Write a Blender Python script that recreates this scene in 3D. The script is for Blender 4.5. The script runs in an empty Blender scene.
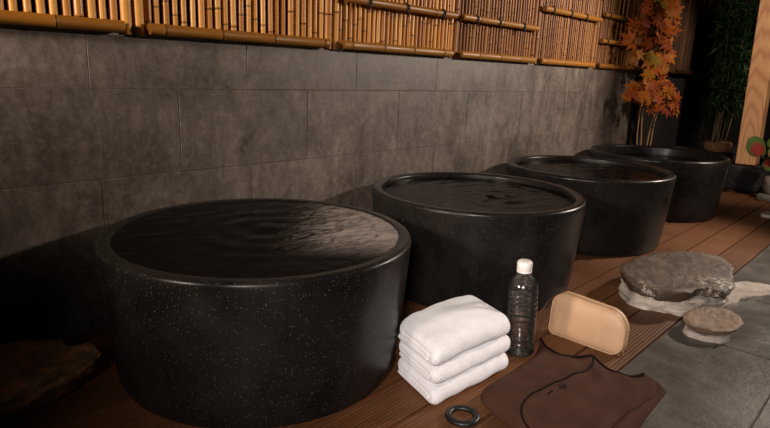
import bpy, bmesh, math, random
from mathutils import Vector, Matrix, noise, geometry

PI = math.pi
scene = bpy.context.scene
col = scene.collection
random.seed(7)

# ------------------------------------------------------------------ camera
CAM = Vector((0.0, -2.1215, 0.9781))
cam_data = bpy.data.cameras.new('camera')
cam = bpy.data.objects.new('camera', cam_data)
col.objects.link(cam)
rt = Vector((0.689850, -0.722881, 0.039376))
up = Vector((0.146344, 0.192512, 0.970321))
bk = Vector((-0.709006, -0.663614, 0.238594))
cam.matrix_world = Matrix(((rt.x, up.x, bk.x, CAM.x), (rt.y, up.y, bk.y, CAM.y), (rt.z, up.z, bk.z, CAM.z), (0, 0, 0, 1)))
cam_data.sensor_width = 36.0
cam_data.lens = 580.578 / 770 * 36.0
cam_data.clip_start = 0.05
scene.camera = cam

# ------------------------------------------------------------------ world, exposure, lights
world = bpy.data.worlds.new('night')
scene.world = world
world.use_nodes = True
bg = world.node_tree.nodes['Background']
bg.inputs[0].default_value = (1.0, 0.72, 0.5, 1)
bg.inputs[1].default_value = 0.004

vs = scene.view_settings
vs.view_transform = 'Standard'
vs.look = 'None'
vs.gamma = 1.0
vs.use_curve_mapping = False
vs.exposure = 0.0


def spot(name, loc, target, power, color, size, angle, blend):
    d = bpy.data.lights.new(name, 'SPOT')
    d.energy = power
    d.color = color
    d.shadow_soft_size = size
    d.spot_size = math.radians(angle)
    d.spot_blend = blend
    o = bpy.data.objects.new(name, d)
    col.objects.link(o)
    o.location = loc
    o.rotation_euler = (Vector(target) - Vector(loc)).to_track_quat('-Z', 'Y').to_euler()
    return o


spot('right_lamp', (5.3, -2.35, 1.9), (3.0, -0.3, 0.7), 470, (1.0, 0.83, 0.70), 0.12, 84, 0.7)
spot('left_lamp', (-2.0, -0.80, 1.72), (3.2, -0.34, 1.02), 560, (1.0, 0.82, 0.68), 0.22, 45, 0.6)
spot('post_fill', (4.9, -2.4, 2.6), (6.15, -0.6, 0.85), 225, (1.0, 0.82, 0.68), 0.08, 50, 0.6)  # added spot that brightens the post and the maple
d = bpy.data.lights.new('soft_fill', 'AREA')  # added frontal fill for the towels and the things beside them
d.energy = 9.5
d.color = (1.0, 0.89, 0.82)
d.size = 0.5
d.spread = math.radians(48)
soft = bpy.data.objects.new('soft_fill', d)
col.objects.link(soft)
soft.location = (-1.1, -2.75, 1.7)
soft.rotation_euler = (Vector((1.75, -1.2, 0.1)) - soft.location).to_track_quat('-Z', 'Y').to_euler()


# ------------------------------------------------------------------ material helpers
class NT:
    def __init__(self, name):
        self.m = bpy.data.materials.new(name)
        self.m.use_nodes = True
        self.t = self.m.node_tree
        self.b = self.t.nodes['Principled BSDF']
        self.out = self.t.nodes['Material Output']

    def n(self, kind, **kw):
        x = self.t.nodes.new(kind)
        for k, v in kw.items():
            if k.startswith('i_'):
                x.inputs[k[2:].replace('_', ' ')].default_value = v
            else:
                setattr(x, k, v)
        return x

    def l(self, a, b):
        self.t.links.new(a, b)

    def coord(self, scale=(1, 1, 1), which='Object'):
        c = self.n('ShaderNodeTexCoord')
        mp = self.n('ShaderNodeMapping')
        mp.inputs['Scale'].default_value = scale
        self.l(c.outputs[which], mp.inputs[0])
        return mp.outputs[0]

    def noise(self, vec, scale, detail=4, rough=0.55, dist=0.0):
        x = self.n('ShaderNodeTexNoise')
        x.inputs['Scale'].default_value = scale
        x.inputs['Detail'].default_value = detail
        x.inputs['Roughness'].default_value = rough
        x.inputs['Distortion'].default_value = dist
        self.l(vec, x.inputs['Vector'])
        return x.outputs['Fac']

    def ramp(self, fac, stops):
        r = self.n('ShaderNodeValToRGB')
        e = r.color_ramp.elements
        while len(e) < len(stops):
            e.new(0.5)
        for i, (p, c) in enumerate(stops):
            e[i].position = p
            e[i].color = (*c, 1) if len(c) == 3 else c
        self.l(fac, r.inputs[0])
        return r.outputs[0]

    def mix(self, fac, a, b, mode='MIX'):
        x = self.n('ShaderNodeMixRGB', blend_type=mode)
        for s, v in ((0, fac), (1, a), (2, b)):
            if isinstance(v, (int, float)):
                x.inputs[s].default_value = v
            elif isinstance(v, tuple):
                x.inputs[s].default_value = (*v, 1)
            else:
                self.l(v, x.inputs[s])
        return x.outputs[0]

    def math(self, op, a, b=0.0):
        x = self.n('ShaderNodeMath', operation=op)
        for s, v in ((0, a), (1, b)):
            if isinstance(v, (int, float)):
                x.inputs[s].default_value = v
            else:
                self.l(v, x.inputs[s])
        return x.outputs[0]

    def bump(self, h, strength=0.3, dist=0.01):
        x = self.n('ShaderNodeBump')
        x.inputs['Strength'].default_value = strength
        x.inputs['Distance'].default_value = dist
        self.l(h, x.inputs['Height'])
        self.l(x.outputs[0], self.b.inputs['Normal'])

    def set(self, **kw):
        for k, v in kw.items():
            s = self.b.inputs[k.replace('_', ' ')]
            if hasattr(v, 'default_value') or hasattr(v, 'is_linked'):
                self.l(v, s)
            elif isinstance(v, tuple) and len(v) == 3:
                s.default_value = (*v, 1)
            else:
                s.default_value = v
        return self


M = {}


def simple(name, colr, rough=0.5, bump=None, var=0.0, spec=0.5, vscale=20.0):
    t = NT(name)
    v = t.coord()
    if var:
        f = t.noise(v, vscale, 5)
        lo = tuple(c * (1 - var) for c in colr)
        hi = tuple(min(1, c * (1 + var)) for c in colr)
        t.set(Base_Color=t.ramp(f, [(0.3, lo), (0.7, hi)]))
    else:
        t.set(Base_Color=colr)
    t.set(Roughness=rough)
    t.b.inputs['Specular IOR Level'].default_value = spec
    if bump:
        t.bump(t.noise(v, bump[0], 4), bump[1], bump[2])
    M[name] = t.m
    return t.m


# wall slate tiles
t = NT('slate_wall')
v = t.coord()
big = t.noise(v, 2.6, 8, 0.74, 0.4)
fine = t.noise(v, 34, 8, 0.8)
pat = t.noise(t.coord((1.0, 1, 0.45)), 8.5, 7, 0.78, 0.7)
at = t.n('ShaderNodeAttribute', attribute_name='tone')
c = t.ramp(t.math('ADD', t.math('MULTIPLY', big, 0.55), t.math('MULTIPLY', pat, 0.5)), [(0.42, (0.042, 0.031, 0.024)), (0.50, (0.088, 0.068, 0.054)), (0.56, (0.136, 0.108, 0.089)), (0.65, (0.24, 0.196, 0.164))])
c = t.mix(0.40, c, t.ramp(fine, [(0.36, (0.035, 0.027, 0.022)), (0.5, (0.09, 0.072, 0.06)), (0.68, (0.24, 0.195, 0.165))]))
c = t.mix(1.0, c, at.outputs['Color'], 'MULTIPLY')
t.set(Base_Color=c, Roughness=t.ramp(pat, [(0.35, (0.38,) * 3), (0.7, (0.62,) * 3)]))
t.bump(t.math('ADD', t.math('MULTIPLY', fine, 0.6), pat), 0.14, 0.01)
M['slate_wall'] = t.m

simple('grout', (0.11, 0.09, 0.075), 0.9, (60, 0.4, 0.004), 0.5)
simple('plaster', (0.34, 0.29, 0.24), 0.9, (40, 0.5, 0.005), 0.3)

# slate floor
t = NT('slate_floor')
v = t.coord()
big = t.noise(v, 3.2, 7, 0.65, 0.4)
fine = t.noise(v, 34, 6, 0.7)
at = t.n('ShaderNodeAttribute', attribute_name='tone')
c = t.ramp(big, [(0.32, (0.046, 0.041, 0.036)), (0.52, (0.086, 0.077, 0.067)), (0.68, (0.135, 0.116, 0.096))])
c = t.mix(0.3, c, t.ramp(fine, [(0.3, (0.05, 0.045, 0.04)), (0.75, (0.17, 0.15, 0.13))]))
c = t.mix(1.0, c, at.outputs['Color'], 'MULTIPLY')
t.set(Base_Color=c, Roughness=t.ramp(big, [(0.35, (0.30,) * 3), (0.65, (0.5,) * 3)]))
t.bump(t.math('ADD', fine, t.math('MULTIPLY', big, 2)), 0.16, 0.01)
M['slate_floor'] = t.m

# grooved composite deck
t = NT('deck_board')
v = t.coord()
sep = t.n('ShaderNodeSeparateXYZ')
t.l(v, sep.inputs[0])
grain = t.noise(t.coord((1.5, 40, 1)), 3.0, 5, 0.6)
blot = t.noise(v, 3.0, 5, 0.6)
at = t.n('ShaderNodeAttribute', attribute_name='tone')
stripe = t.math('SINE', t.math('MULTIPLY', sep.outputs['Y'], 2 * PI / 0.0132))
c = t.ramp(t.math('ADD', t.math('MULTIPLY', grain, 0.6), t.math('MULTIPLY', blot, 0.4)), [(0.32, (0.072, 0.027, 0.010)), (0.5, (0.118, 0.047, 0.018)), (0.68, (0.172, 0.071, 0.028))])
c = t.mix(t.math('MULTIPLY', t.math('GREATER_THAN', t.math('MULTIPLY', stripe, -1.0), 0.78), 0.45), c, (0.07, 0.026, 0.01))
c = t.mix(1.0, c, at.outputs['Color'], 'MULTIPLY')
t.set(Base_Color=c, Roughness=t.ramp(blot, [(0.3, (0.45,) * 3), (0.7, (0.62,) * 3)]))
t.b.inputs['Specular IOR Level'].default_value = 0.3
t.bump(t.math('ADD', stripe, grain), 0.25, 0.002)
M['deck_board'] = t.m

# black speckled stone of the tubs
t = NT('black_terrazzo')
v = t.coord()
vo = t.n('ShaderNodeTexVoronoi', feature='F1')
vo.inputs['Scale'].default_value = 190
t.l(v, vo.inputs['Vector'])
sepc = t.n('ShaderNodeSeparateColor')
t.l(vo.outputs['Color'], sepc.inputs[0])
dot = t.math('MULTIPLY', t.math('LESS_THAN', vo.outputs['Distance'], 0.22), t.math('GREATER_THAN', sepc.outputs[0], 0.80))
vo2 = t.n('ShaderNodeTexVoronoi', feature='F1')
vo2.inputs['Scale'].default_value = 300
t.l(v, vo2.inputs['Vector'])
sepd = t.n('ShaderNodeSeparateColor')
t.l(vo2.outputs['Color'], sepd.inputs[0])
dot2 = t.math('MULTIPLY', t.math('LESS_THAN', vo2.outputs['Distance'], 0.28), t.math('GREATER_THAN', sepd.outputs[0], 0.6))
cl = t.noise(v, 5.0, 5, 0.6, 0.5)
base = t.ramp(cl, [(0.35, (0.007, 0.0062, 0.0056)), (0.68, (0.017, 0.0145, 0.013))])
c = t.mix(t.math('MULTIPLY', dot2, 0.55), base, (0.045, 0.039, 0.034))
c = t.mix(t.math('MULTIPLY', dot, 0.8), c, (0.17, 0.15, 0.13))
t.set(Base_Color=c, Roughness=t.ramp(cl, [(0.35, (0.22,) * 3), (0.7, (0.42,) * 3)]))
t.b.inputs['Specular IOR Level'].default_value = 0.19
t.bump(t.noise(v, 60, 3), 0.06, 0.003)
M['black_terrazzo'] = t.m


def water_mat(name, pale_streaks):
    t = NT(name)
    v = t.coord()
    w1 = t.noise(t.coord((1, 1.5, 1)), 6.5, 3, 0.5, 1.2)
    w2 = t.noise(v, 24, 3, 0.5, 0.6)
    sp = t.n('ShaderNodeSeparateXYZ')
    t.l(v, sp.inputs[0])
    t.set(Base_Color=(0.005, 0.0038, 0.003), Roughness=0.09)
    t.b.inputs['IOR'].default_value = 1.07
    if pale_streaks:  # pale streaky patch mixed into the colour on one side
        st = t.noise(t.coord((1.0, 3.2, 1), 'Object'), 11, 6, 0.72, 1.6)
        def step(val, lo, hi):
            reg = t.n('ShaderNodeMapRange', interpolation_type='SMOOTHSTEP')
            t.l(val, reg.inputs[0])
            reg.inputs[1].default_value = lo
            reg.inputs[2].default_value = hi
            return reg.outputs[0]
        X, Y = sp.outputs['X'], sp.outputs['Y']
        along = t.math('ADD', t.math('SUBTRACT', t.math('MULTIPLY', X, 0.69), t.math('MULTIPLY', Y, 0.72)), t.math('MULTIPLY', t.math('SUBTRACT', st, 0.5), 0.5))
        deep = t.math('ADD', t.math('MULTIPLY', X, 0.71), t.math('MULTIPLY', Y, 0.70))
        f = t.math('MULTIPLY', step(along, 0.06, 0.34), step(deep, -0.28, -0.02))
        streak = t.ramp(st, [(0.32, (0.15,) * 3), (0.58, (1.0,) * 3)])
        t.set(Base_Color=t.mix(t.math('MULTIPLY', f, streak), (0.005, 0.0038, 0.003), (0.26, 0.225, 0.20)))
    t.bump(t.math('ADD', t.math('MULTIPLY', w1, 1.0), t.math('MULTIPLY', w2, 0.25)), 0.22, 0.02)
    M[name] = t.m


water_mat('hot_water', False)
water_mat('streaky_water', True)


# bamboo
def bamboo(name, stops, rough=0.33):
    t = NT(name)
    oi = t.n('ShaderNodeObjectInfo')
    v = t.coord((6, 6, 0.8))
    st = t.noise(v, 9.0, 4, 0.6)
    blot = t.noise(t.coord((1, 1, 1)), 5.0, 4, 0.65)
    f = t.math('ADD', t.math('MULTIPLY', oi.outputs['Random'], 0.55), t.math('ADD', t.math('MULTIPLY', st, 0.25), t.math('MULTIPLY', blot, 0.25)))
    at = t.n('ShaderNodeAttribute', attribute_name='tone')
    c = t.ramp(f, stops)
    c = t.mix(1.0, c, at.outputs['Color'], 'MULTIPLY')
    t.set(Base_Color=c, Roughness=rough)
    t.b.inputs['Coat Weight'].default_value = 0.08
    t.b.inputs['Specular IOR Level'].default_value = 0.35
    t.b.inputs['Coat Roughness'].default_value = 0.25
    t.bump(st, 0.08, 0.003)
    M[name] = t.m


bamboo('bamboo_pole', [(0.12, (0.30, 0.098, 0.015)), (0.45, (0.55, 0.235, 0.040)), (0.75, (0.70, 0.36, 0.078)), (0.95, (0.45, 0.25, 0.080))], 0.38)
bamboo('bamboo_reed', [(0.12, (0.12, 0.038, 0.008)), (0.45, (0.25, 0.092, 0.018)), (0.75, (0.36, 0.155, 0.035)), (0.95, (0.20, 0.10, 0.035))], 0.6)
bamboo('bamboo_rail', [(0.15, (0.23, 0.085, 0.009)), (0.6, (0.33, 0.132, 0.014)), (0.9, (0.30, 0.135, 0.02))], 0.48)
bamboo('bamboo_shaded', [(0.2, (0.030, 0.012, 0.004)), (0.6, (0.075, 0.029, 0.008)), (0.9, (0.19, 0.075, 0.02))], 0.6)  # shade on the far fence panels is put into this bamboo colour
simple('backing_board', (0.022, 0.008, 0.003), 0.8, (30, 0.3, 0.003), 0.3)
simple('backing_black', (0.010, 0.006, 0.004), 0.9, None, 0.2)  # slab below the deck; also painted shade behind the far fence panels
simple('palm_rope', (0.016, 0.011, 0.008), 0.85, (150, 0.6, 0.003))
simple('ground_and_shade', (0.011, 0.0085, 0.007), 0.75, (12, 0.3, 0.01), 0.3)  # ground, and the wall end whose shade is put into the colour
simple('dark_stone', (0.022, 0.021, 0.021), 0.6, (14, 0.7, 0.02), 0.5, 0.5, 9)
simple('soil', (0.016, 0.011, 0.008), 0.95, (30, 0.9, 0.03), 0.5)
simple('grey_stone', (0.13, 0.12, 0.105), 0.7, (20, 0.6, 0.01), 0.4)
simple('pale_stone', (0.34, 0.29, 0.24), 0.7, (25, 0.5, 0.01), 0.2)
simple('ceramic', (0.25, 0.21, 0.175), 0.55, (30, 0.2, 0.004), 0.25)
simple('woven_pot', (0.19, 0.095, 0.042), 0.85, (70, 0.8, 0.01), 0.4, 0.3, 40)

# post of light timber
t = NT('cedar')
v = t.coord((1, 1, 0.16))
ring = t.n('ShaderNodeTexWave', wave_type='RINGS', rings_direction='X')
ring.inputs['Scale'].default_value = 11
ring.inputs['Distortion'].default_value = 7.0
ring.inputs['Detail'].default_value = 3
ring.inputs['Detail Scale'].default_value = 0.9
t.l(v, ring.inputs['Vector'])
g = t.noise(t.coord((40, 40, 1.2)), 2.0, 5)
c = t.ramp(ring.outputs['Fac'], [(0.05, (0.40, 0.165, 0.058)), (0.3, (0.52, 0.25, 0.098)), (1.0, (0.58, 0.30, 0.128))])
c = t.mix(0.25, c, t.ramp(g, [(0.3, (0.33, 0.17, 0.08)), (0.7, (0.60, 0.36, 0.2))]))
t.set(Base_Color=c, Roughness=0.55)
t.bump(g, 0.08, 0.003)
M['cedar'] = t.m


# rocks
def rock_mat(name, lo, mid, hi, rough, pale=None):
    t = NT(name)
    v = t.coord()
    a = t.noise(v, 7, 8, 0.7, 0.5)
    b = t.noise(t.coord((1, 1, 4)), 22, 6, 0.7)
    c = t.ramp(t.math('ADD', t.math('MULTIPLY', a, 0.6), t.math('MULTIPLY', b, 0.4)), [(0.36, lo), (0.5, mid), (0.66, hi)])
    if pale:
        at = t.n('ShaderNodeAttribute', attribute_name='tone')
        sp = t.noise(v, 38, 5, 0.75)
        sepc = t.n('ShaderNodeSeparateColor')
        t.l(at.outputs['Color'], sepc.inputs[0])
        k = t.math('MULTIPLY', t.math('SUBTRACT', 1.0, sepc.outputs[0]), t.ramp(sp, [(0.5, (0,) * 3), (0.6, (1,) * 3)]))
        c = t.mix(k, c, pale)
    t.set(Base_Color=c, Roughness=t.ramp(a, [(0.3, (rough,) * 3), (0.7, (min(1, rough + 0.25),) * 3)]))
    t.bump(t.math('ADD', a, t.math('MULTIPLY', b, 0.5)), 0.75, 0.02)
    M[name] = t.m


rock_mat('step_rock', (0.022, 0.014, 0.008), (0.062, 0.041, 0.024), (0.130, 0.090, 0.055), 0.5, (0.62, 0.57, 0.50))
rock_mat('flat_rock', (0.09, 0.050, 0.025), (0.19, 0.120, 0.068), (0.28, 0.195, 0.12), 0.45)
rock_mat('rust_rock', (0.04, 0.028, 0.018), (0.16, 0.095, 0.046), (0.60, 0.23, 0.055), 0.32)
rock_mat('mortar', (0.27, 0.235, 0.20), (0.42, 0.37, 0.325), (0.56, 0.51, 0.46), 0.8)

# textiles
t = NT('terry')
v = t.coord()
f = t.noise(v, 170, 3, 0.6)
f2 = t.noise(v, 22, 4, 0.6)
t.set(Base_Color=t.ramp(f2, [(0.3, (0.74, 0.73, 0.76)), (0.7, (0.84, 0.83, 0.86))]), Roughness=0.95)
t.b.inputs['Sheen Weight'].default_value = 0.4
t.b.inputs['Specular IOR Level'].default_value = 0.1
t.bump(t.math('ADD', f, t.math('MULTIPLY', f2, 1.6)), 0.5, 0.006)
M['terry'] = t.m

t = NT('brown_cloth')
v = t.coord()
wv = t.noise(t.coord((1, 1, 1)), 260, 2)
f2 = t.noise(v, 9, 4, 0.6)
t.set(Base_Color=t.ramp(f2, [(0.3, (0.054, 0.0225, 0.0135)), (0.7, (0.074, 0.031, 0.019))]), Roughness=0.9)
t.b.inputs['Specular IOR Level'].default_value = 0.15
t.bump(t.math('ADD', wv, t.math('MULTIPLY', f2, 3)), 0.3, 0.004)
M['brown_cloth'] = t.m
simple('dark_piping', (0.010, 0.005, 0.004), 0.9, None, 0.0, 0.1)
simple('dark_button', (0.016, 0.008, 0.006), 0.75, None, 0.0, 0.2)

t = NT('tan_leather')
v = t.coord()
vo = t.noise(v, 160, 3, 0.6)
t.set(Base_Color=t.ramp(t.noise(v, 12, 3), [(0.3, (0.46, 0.285, 0.165)), (0.7, (0.53, 0.34, 0.205))]), Roughness=0.52)
t.bump(vo, 0.15, 0.002)
M['tan_leather'] = t.m
simple('zip_tape', (0.30, 0.17, 0.085), 0.7, (300, 0.6, 0.001), 0.2)
simple('brass', (0.45, 0.27, 0.12), 0.35)
M['brass'].node_tree.nodes['Principled BSDF'].inputs['Metallic'].default_value = 0.9
simple('strap_brown', (0.10, 0.045, 0.022), 0.6)
simple('black_rubber', (0.010, 0.010, 0.009), 0.42, (80, 0.3, 0.001))
simple('white_plastic', (0.74, 0.70, 0.68), 0.4)

def clear(name, ior, rough, tint, milk):
    t = NT(name)
    for n_ in list(t.t.nodes):
        if n_ != t.out:
            t.t.nodes.remove(n_)
    tr = t.n('ShaderNodeBsdfTransparent')
    tr.inputs[0].default_value = (*tint, 1)
    gl = t.n('ShaderNodeBsdfGlossy')
    gl.inputs['Roughness'].default_value = rough
    df = t.n('ShaderNodeBsdfDiffuse')
    df.inputs[0].default_value = (0.8, 0.78, 0.76, 1)
    fr = t.n('ShaderNodeFresnel')
    fr.inputs[0].default_value = ior
    m0 = t.n('ShaderNodeMixShader')
    m0.inputs[0].default_value = milk
    t.l(tr.outputs[0], m0.inputs[1])
    t.l(df.outputs[0], m0.inputs[2])
    mx = t.n('ShaderNodeMixShader')
    t.l(fr.outputs[0], mx.inputs[0])
    t.l(m0.outputs[0], mx.inputs[1])
    t.l(gl.outputs[0], mx.inputs[2])
    t.l(mx.outputs[0], t.out.inputs[0])
    M[name] = t.m


clear('clear_plastic', 1.7, 0.10, (0.96, 0.96, 0.96), 0.018)
t = NT('drinking_water')
t.set(Base_Color=(1.0, 1.0, 1.0), Roughness=0.02)
t.b.inputs['IOR'].default_value = 1.12
t.b.inputs['Transmission Weight'].default_value = 1.0
M['drinking_water'] = t.m


def leaf_mat(name, stops, rough=0.55):
    t = NT(name)
    at = t.n('ShaderNodeAttribute', attribute_name='tone')
    sepc = t.n('ShaderNodeSeparateColor')
    t.l(at.outputs['Color'], sepc.inputs[0])
    t.set(Base_Color=t.ramp(sepc.outputs[0], stops), Roughness=rough)
    t.b.inputs['Specular IOR Level'].default_value = 0.2
    M[name] = t.m


leaf_mat('maple_leaf', [(0.0, (0.11, 0.013, 0.003)), (0.3, (0.26, 0.050, 0.004)), (0.65, (0.34, 0.105, 0.006)), (1.0, (0.22, 0.130, 0.012))])
leaf_mat('bamboo_leaf', [(0.0, (0.008, 0.020, 0.006)), (0.6, (0.020, 0.052, 0.014)), (1.0, (0.05, 0.10, 0.022))])
leaf_mat('variegated_leaf', [(0.0, (0.20, 0.012, 0.008)), (0.45, (0.16, 0.016, 0.008)), (0.62, (0.05, 0.075, 0.012)), (1.0, (0.045, 0.085, 0.014))], 0.65)
simple('twig', (0.20, 0.105, 0.040), 0.7)
simple('green_cane', (0.10, 0.06, 0.025), 0.6)


# ------------------------------------------------------------------ mesh helpers
def tone(bm):
    return bm.loops.layers.float_color.get('tone') or bm.loops.layers.float_color.new('tone')


def paint(faces, layer, v):
    c = (v, v, v, 1) if isinstance(v, (int, float)) else (*v, 1)
    for f in faces:
        for lp in f.loops:
            lp[layer] = c


def obj(name, bm, mat, parent=None, smooth=True, label=None, angle=40):
    me = bpy.data.meshes.new(name)
    if bm.loops.layers.float_color.get('tone') is None:
        paint(bm.faces, tone(bm), 1.0)
    bmesh.ops.recalc_face_normals(bm, faces=bm.faces)
    bm.to_mesh(me)
    bm.free()
    if name == 'water' and mat != 'drinking_water' and me.polygons[0].normal.z < 0:
        me.flip_normals()
    me.materials.append(M[mat])
    if smooth:
        for p in me.polygons:
            p.use_smooth = True
        me.set_sharp_from_angle(angle=math.radians(angle))
    o = bpy.data.objects.new(name, me)
    col.objects.link(o)
    if parent:
        o.parent = parent
    if label:
        o['label'] = label
    return o


def tag(o, label, cat, group=None):
    o['label'] = label
    o['category'] = cat
    if group:
        o['group'] = group
    return o


def thing(name, label, cat, loc=(0, 0, 0), rz=0.0, group=None):
    o = bpy.data.objects.new(name, None)
    o.empty_display_size = 0.1
    col.objects.link(o)
    o.location = loc
    o.rotation_euler = (0, 0, rz)
    return tag(o, label, cat, group)


def struct(o):
    o['kind'] = 'structure'
    return o


def box(bm, x0, x1, y0, y1, z0, z1, bev=0.0, seg=1):
    r = bmesh.ops.create_cube(bm, size=1, matrix=Matrix.Translation(((x0 + x1) / 2, (y0 + y1) / 2, (z0 + z1) / 2)) @ Matrix.Diagonal((x1 - x0, y1 - y0, z1 - z0, 1)))
    vs_ = r['verts']
    fs = list({f for v_ in vs_ for f in v_.link_faces})
    if bev:
        es = list({e for v_ in vs_ for e in v_.link_edges})
        rr = bmesh.ops.bevel(bm, geom=es, offset=bev, segments=seg, affect='EDGES', profile=0.5)
        fs = [f for f in bm.faces if f.is_valid and any(v_ in f.verts for v_ in rr['verts'])] or fs
    return fs


def lathe(bm, prof, segs=48, closed_top=True, closed_bot=True, cx=0.0, cy=0.0):
    rings = []
    for r, z in prof:
        if r < 1e-6:
            rings.append([bm.verts.new((cx, cy, z))])
        else:
            rings.append([bm.verts.new((cx + r * math.cos(2 * PI * i / segs), cy + r * math.sin(2 * PI * i / segs), z)) for i in range(segs)])
    for a, b in zip(rings, rings[1:]):
        for i in range(segs):
            j = (i + 1) % segs
            if len(a) == 1 and len(b) == 1:
                continue
            if len(a) == 1:
                bm.faces.new((a[0], b[j], b[i]))
            elif len(b) == 1:
                bm.faces.new((a[i], a[j], b[0]))
            else:
                bm.faces.new((a[i], a[j], b[j], b[i]))
    if closed_bot and len(rings[0]) > 1:
        bm.faces.new(rings[0])
    if closed_top and len(rings[-1]) > 1:
        bm.faces.new(rings[-1])


def tube(bm, pts, rad, segs=8, cyclic=False, caps=True, flat=1.0):
    """Sweep a circle along pts; rad is a number or a list."""
    pts = [Vector(p) for p in pts]
    n = len(pts)
    rads = rad if isinstance(rad, (list, tuple)) else [rad] * n
    rings = []
    nrm = None
    for i, p in enumerate(pts):
        a = pts[(i - 1) % n] if (cyclic or i > 0) else pts[i]
        b = pts[(i + 1) % n] if (cyclic or i < n - 1) else pts[i]
        tg = (b - a).normalized()
        if nrm is None:
            ref = Vector((0, 0, 1)) if abs(tg.z) < 0.9 else Vector((1, 0, 0))
            nrm = tg.cross(ref).normalized()
        else:
            nrm = (nrm - tg * nrm.dot(tg)).normalized()
        bn = tg.cross(nrm)
        rings.append([bm.verts.new(p + rads[i] * (math.cos(2 * PI * k / segs) * nrm + flat * math.sin(2 * PI * k / segs) * bn)) for k in range(segs)])
    m = n if cyclic else n - 1
    fs = []
    for i in range(m):
        A, B = rings[i], rings[(i + 1) % n]
        for k in range(segs):
            l_ = (k + 1) % segs
            fs.append(bm.faces.new((A[k], A[l_], B[l_], B[k])))
    if caps and not cyclic:
        fs.append(bm.faces.new(rings[0]))
        fs.append(bm.faces.new(rings[-1]))
    return fs


def smooth_path(pts, per=6, cyclic=False):
    pts = [Vector(p) for p in pts]
    out = []
    n = len(pts)
    m = n if cyclic else n - 1
    for i in range(m):
        p1, p2 = pts[i], pts[(i + 1) % n]
        p0 = pts[i - 1] if (i > 0 or cyclic) else p1
        p3 = pts[(i + 2) % n] if (i + 2 < n or cyclic) else p2
        for k in range(per):
            s = k / per
            out.append(0.5 * ((2 * p1) + (p2 - p0) * s + (2 * p0 - 5 * p1 + 4 * p2 - p3) * s * s + (3 * p1 - p0 - 3 * p2 + p3) * s ** 3))
    if not cyclic:
        out.append(pts[-1])
    return out


# ------------------------------------------------------------------ setting: ground, deck, slate, walls
bm = bmesh.new()
box(bm, -3.0, 10.0, -6.5, 1.2, -0.16, -0.06)
struct(obj('ground', bm, 'ground_and_shade', smooth=False))

bm = bmesh.new()
ly = tone(bm)
paint(box(bm, -2.0, 9.0, -6.0, -1.4752, -0.06, -0.004), ly, 0.9)
rows = [(-1.6545, -1.4775)]
y = -1.6575
for k in range(9):
    rows.append((y - 0.2275 - 0.43 * (k > 0), y))
    y = rows[-1][0] - 0.003
for r, (y0, y1) in enumerate(rows):
    off = (1.767, 1.767, 1.55, 1.8, 1.6)[r % 5]
    k0 = -6
    if r == 0:
        segs_ = [(-2.0, 2.05), (2.052, 4.15), (4.153, 9.0)]
    else:
        segs_ = [(off + k * 0.657 + 0.0017, off + (k + 1) * 0.657 - 0.0017) for k in range(-6, 11)]
    for x0, x1 in segs_:
        paint(box(bm, x0, x1, y0, y1, -0.03, 0.0, 0.002), ly, random.uniform(0.82, 1.18))
o = struct(obj('floor_slate', bm, 'slate_floor', smooth=False))
o.data.materials.append(M['grout'])
for i, p in enumerate(o.data.polygons):
    if i < 6:
        p.material_index = 1

bm = bmesh.new()
ly = tone(bm)
yb = -1.4745
bands = []
while yb < 0.0:
    bands.append((yb, min(yb + 0.1585, 0.02)))
    yb += 0.1585
for i, (y0, y1) in enumerate(bands):
    cuts = [-2.0, (0.25, -0.6, 0.9, 0.1)[i % 4] - 1.2, 6.3]
    for x0, x1 in zip(cuts, cuts[1:]):
        paint(box(bm, x0 + 0.002, x1 - 0.002, y0 + 0.0047, y1 - 0.0047, -0.03, 0.0), ly, random.uniform(0.86, 1.14))
struct(obj('floor_deck', bm, 'deck_board', smooth=False))
bm = bmesh.new()
box(bm, -2.0, 6.3, -1.474, 0.02, -0.06, -0.028)
struct(obj('floor_joists', bm, 'backing_black', smooth=False))
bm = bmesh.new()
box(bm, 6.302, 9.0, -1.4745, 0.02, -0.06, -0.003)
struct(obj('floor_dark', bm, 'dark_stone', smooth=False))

# tiled wall
bm = bmesh.new()
ly = tone(bm)
ZT, Z1, Z2 = 1.0655, 0.8804, 0.5649
TW = 0.6254
wall_rows = [(Z1, ZT, 0.7717), (Z2, Z1, 1.0908), (Z2 - 0.3155, Z2, 0.7837), (-0.06, Z2 - 0.3155, 1.09)]
G = 0.0011
XW0, XW1 = -2.4, 5.555
for z0, z1, off in wall_rows:
    k = math.floor((XW0 - off) / TW)
    while off + k * TW < XW1:
        x0, x1 = max(off + k * TW, XW0), min(off + (k + 1) * TW, XW1)
        if x1 - x0 > 0.01:
            dy = random.uniform(-0.001, 0.001)
            paint(box(bm, x0 + G, x1 - G, dy, 0.02, z0 + G, z1 - G, 0.0012), ly, random.uniform(0.88, 1.12))
        k += 1
struct(obj('wall_back', bm, 'slate_wall', smooth=False))
bm = bmesh.new()
box(bm, XW0, XW1, 0.002, 0.14, -0.06, ZT - 0.002)
struct(obj('wall_core', bm, 'grout', smooth=False))
bm = bmesh.new()
n = 60
for i in range(n):
    x0 = XW0 + (XW1 - XW0) * i / n
    x1 = XW0 + (XW1 - XW0) * (i + 1) / n
    h = 0.004 + 0.006 * max(0, noise.noise((x0 * 2.3, 0, 0)))
    box(bm, x0, x1, -0.0025, 0.13, ZT - h, ZT + 0.004)
struct(obj('trim_1', bm, 'plaster', smooth=False))
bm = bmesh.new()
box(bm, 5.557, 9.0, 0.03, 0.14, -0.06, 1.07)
struct(obj('wall_shaded', bm, 'ground_and_shade', smooth=False))  # wall carries on past the tiles, its shade painted as a dark colour


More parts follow.
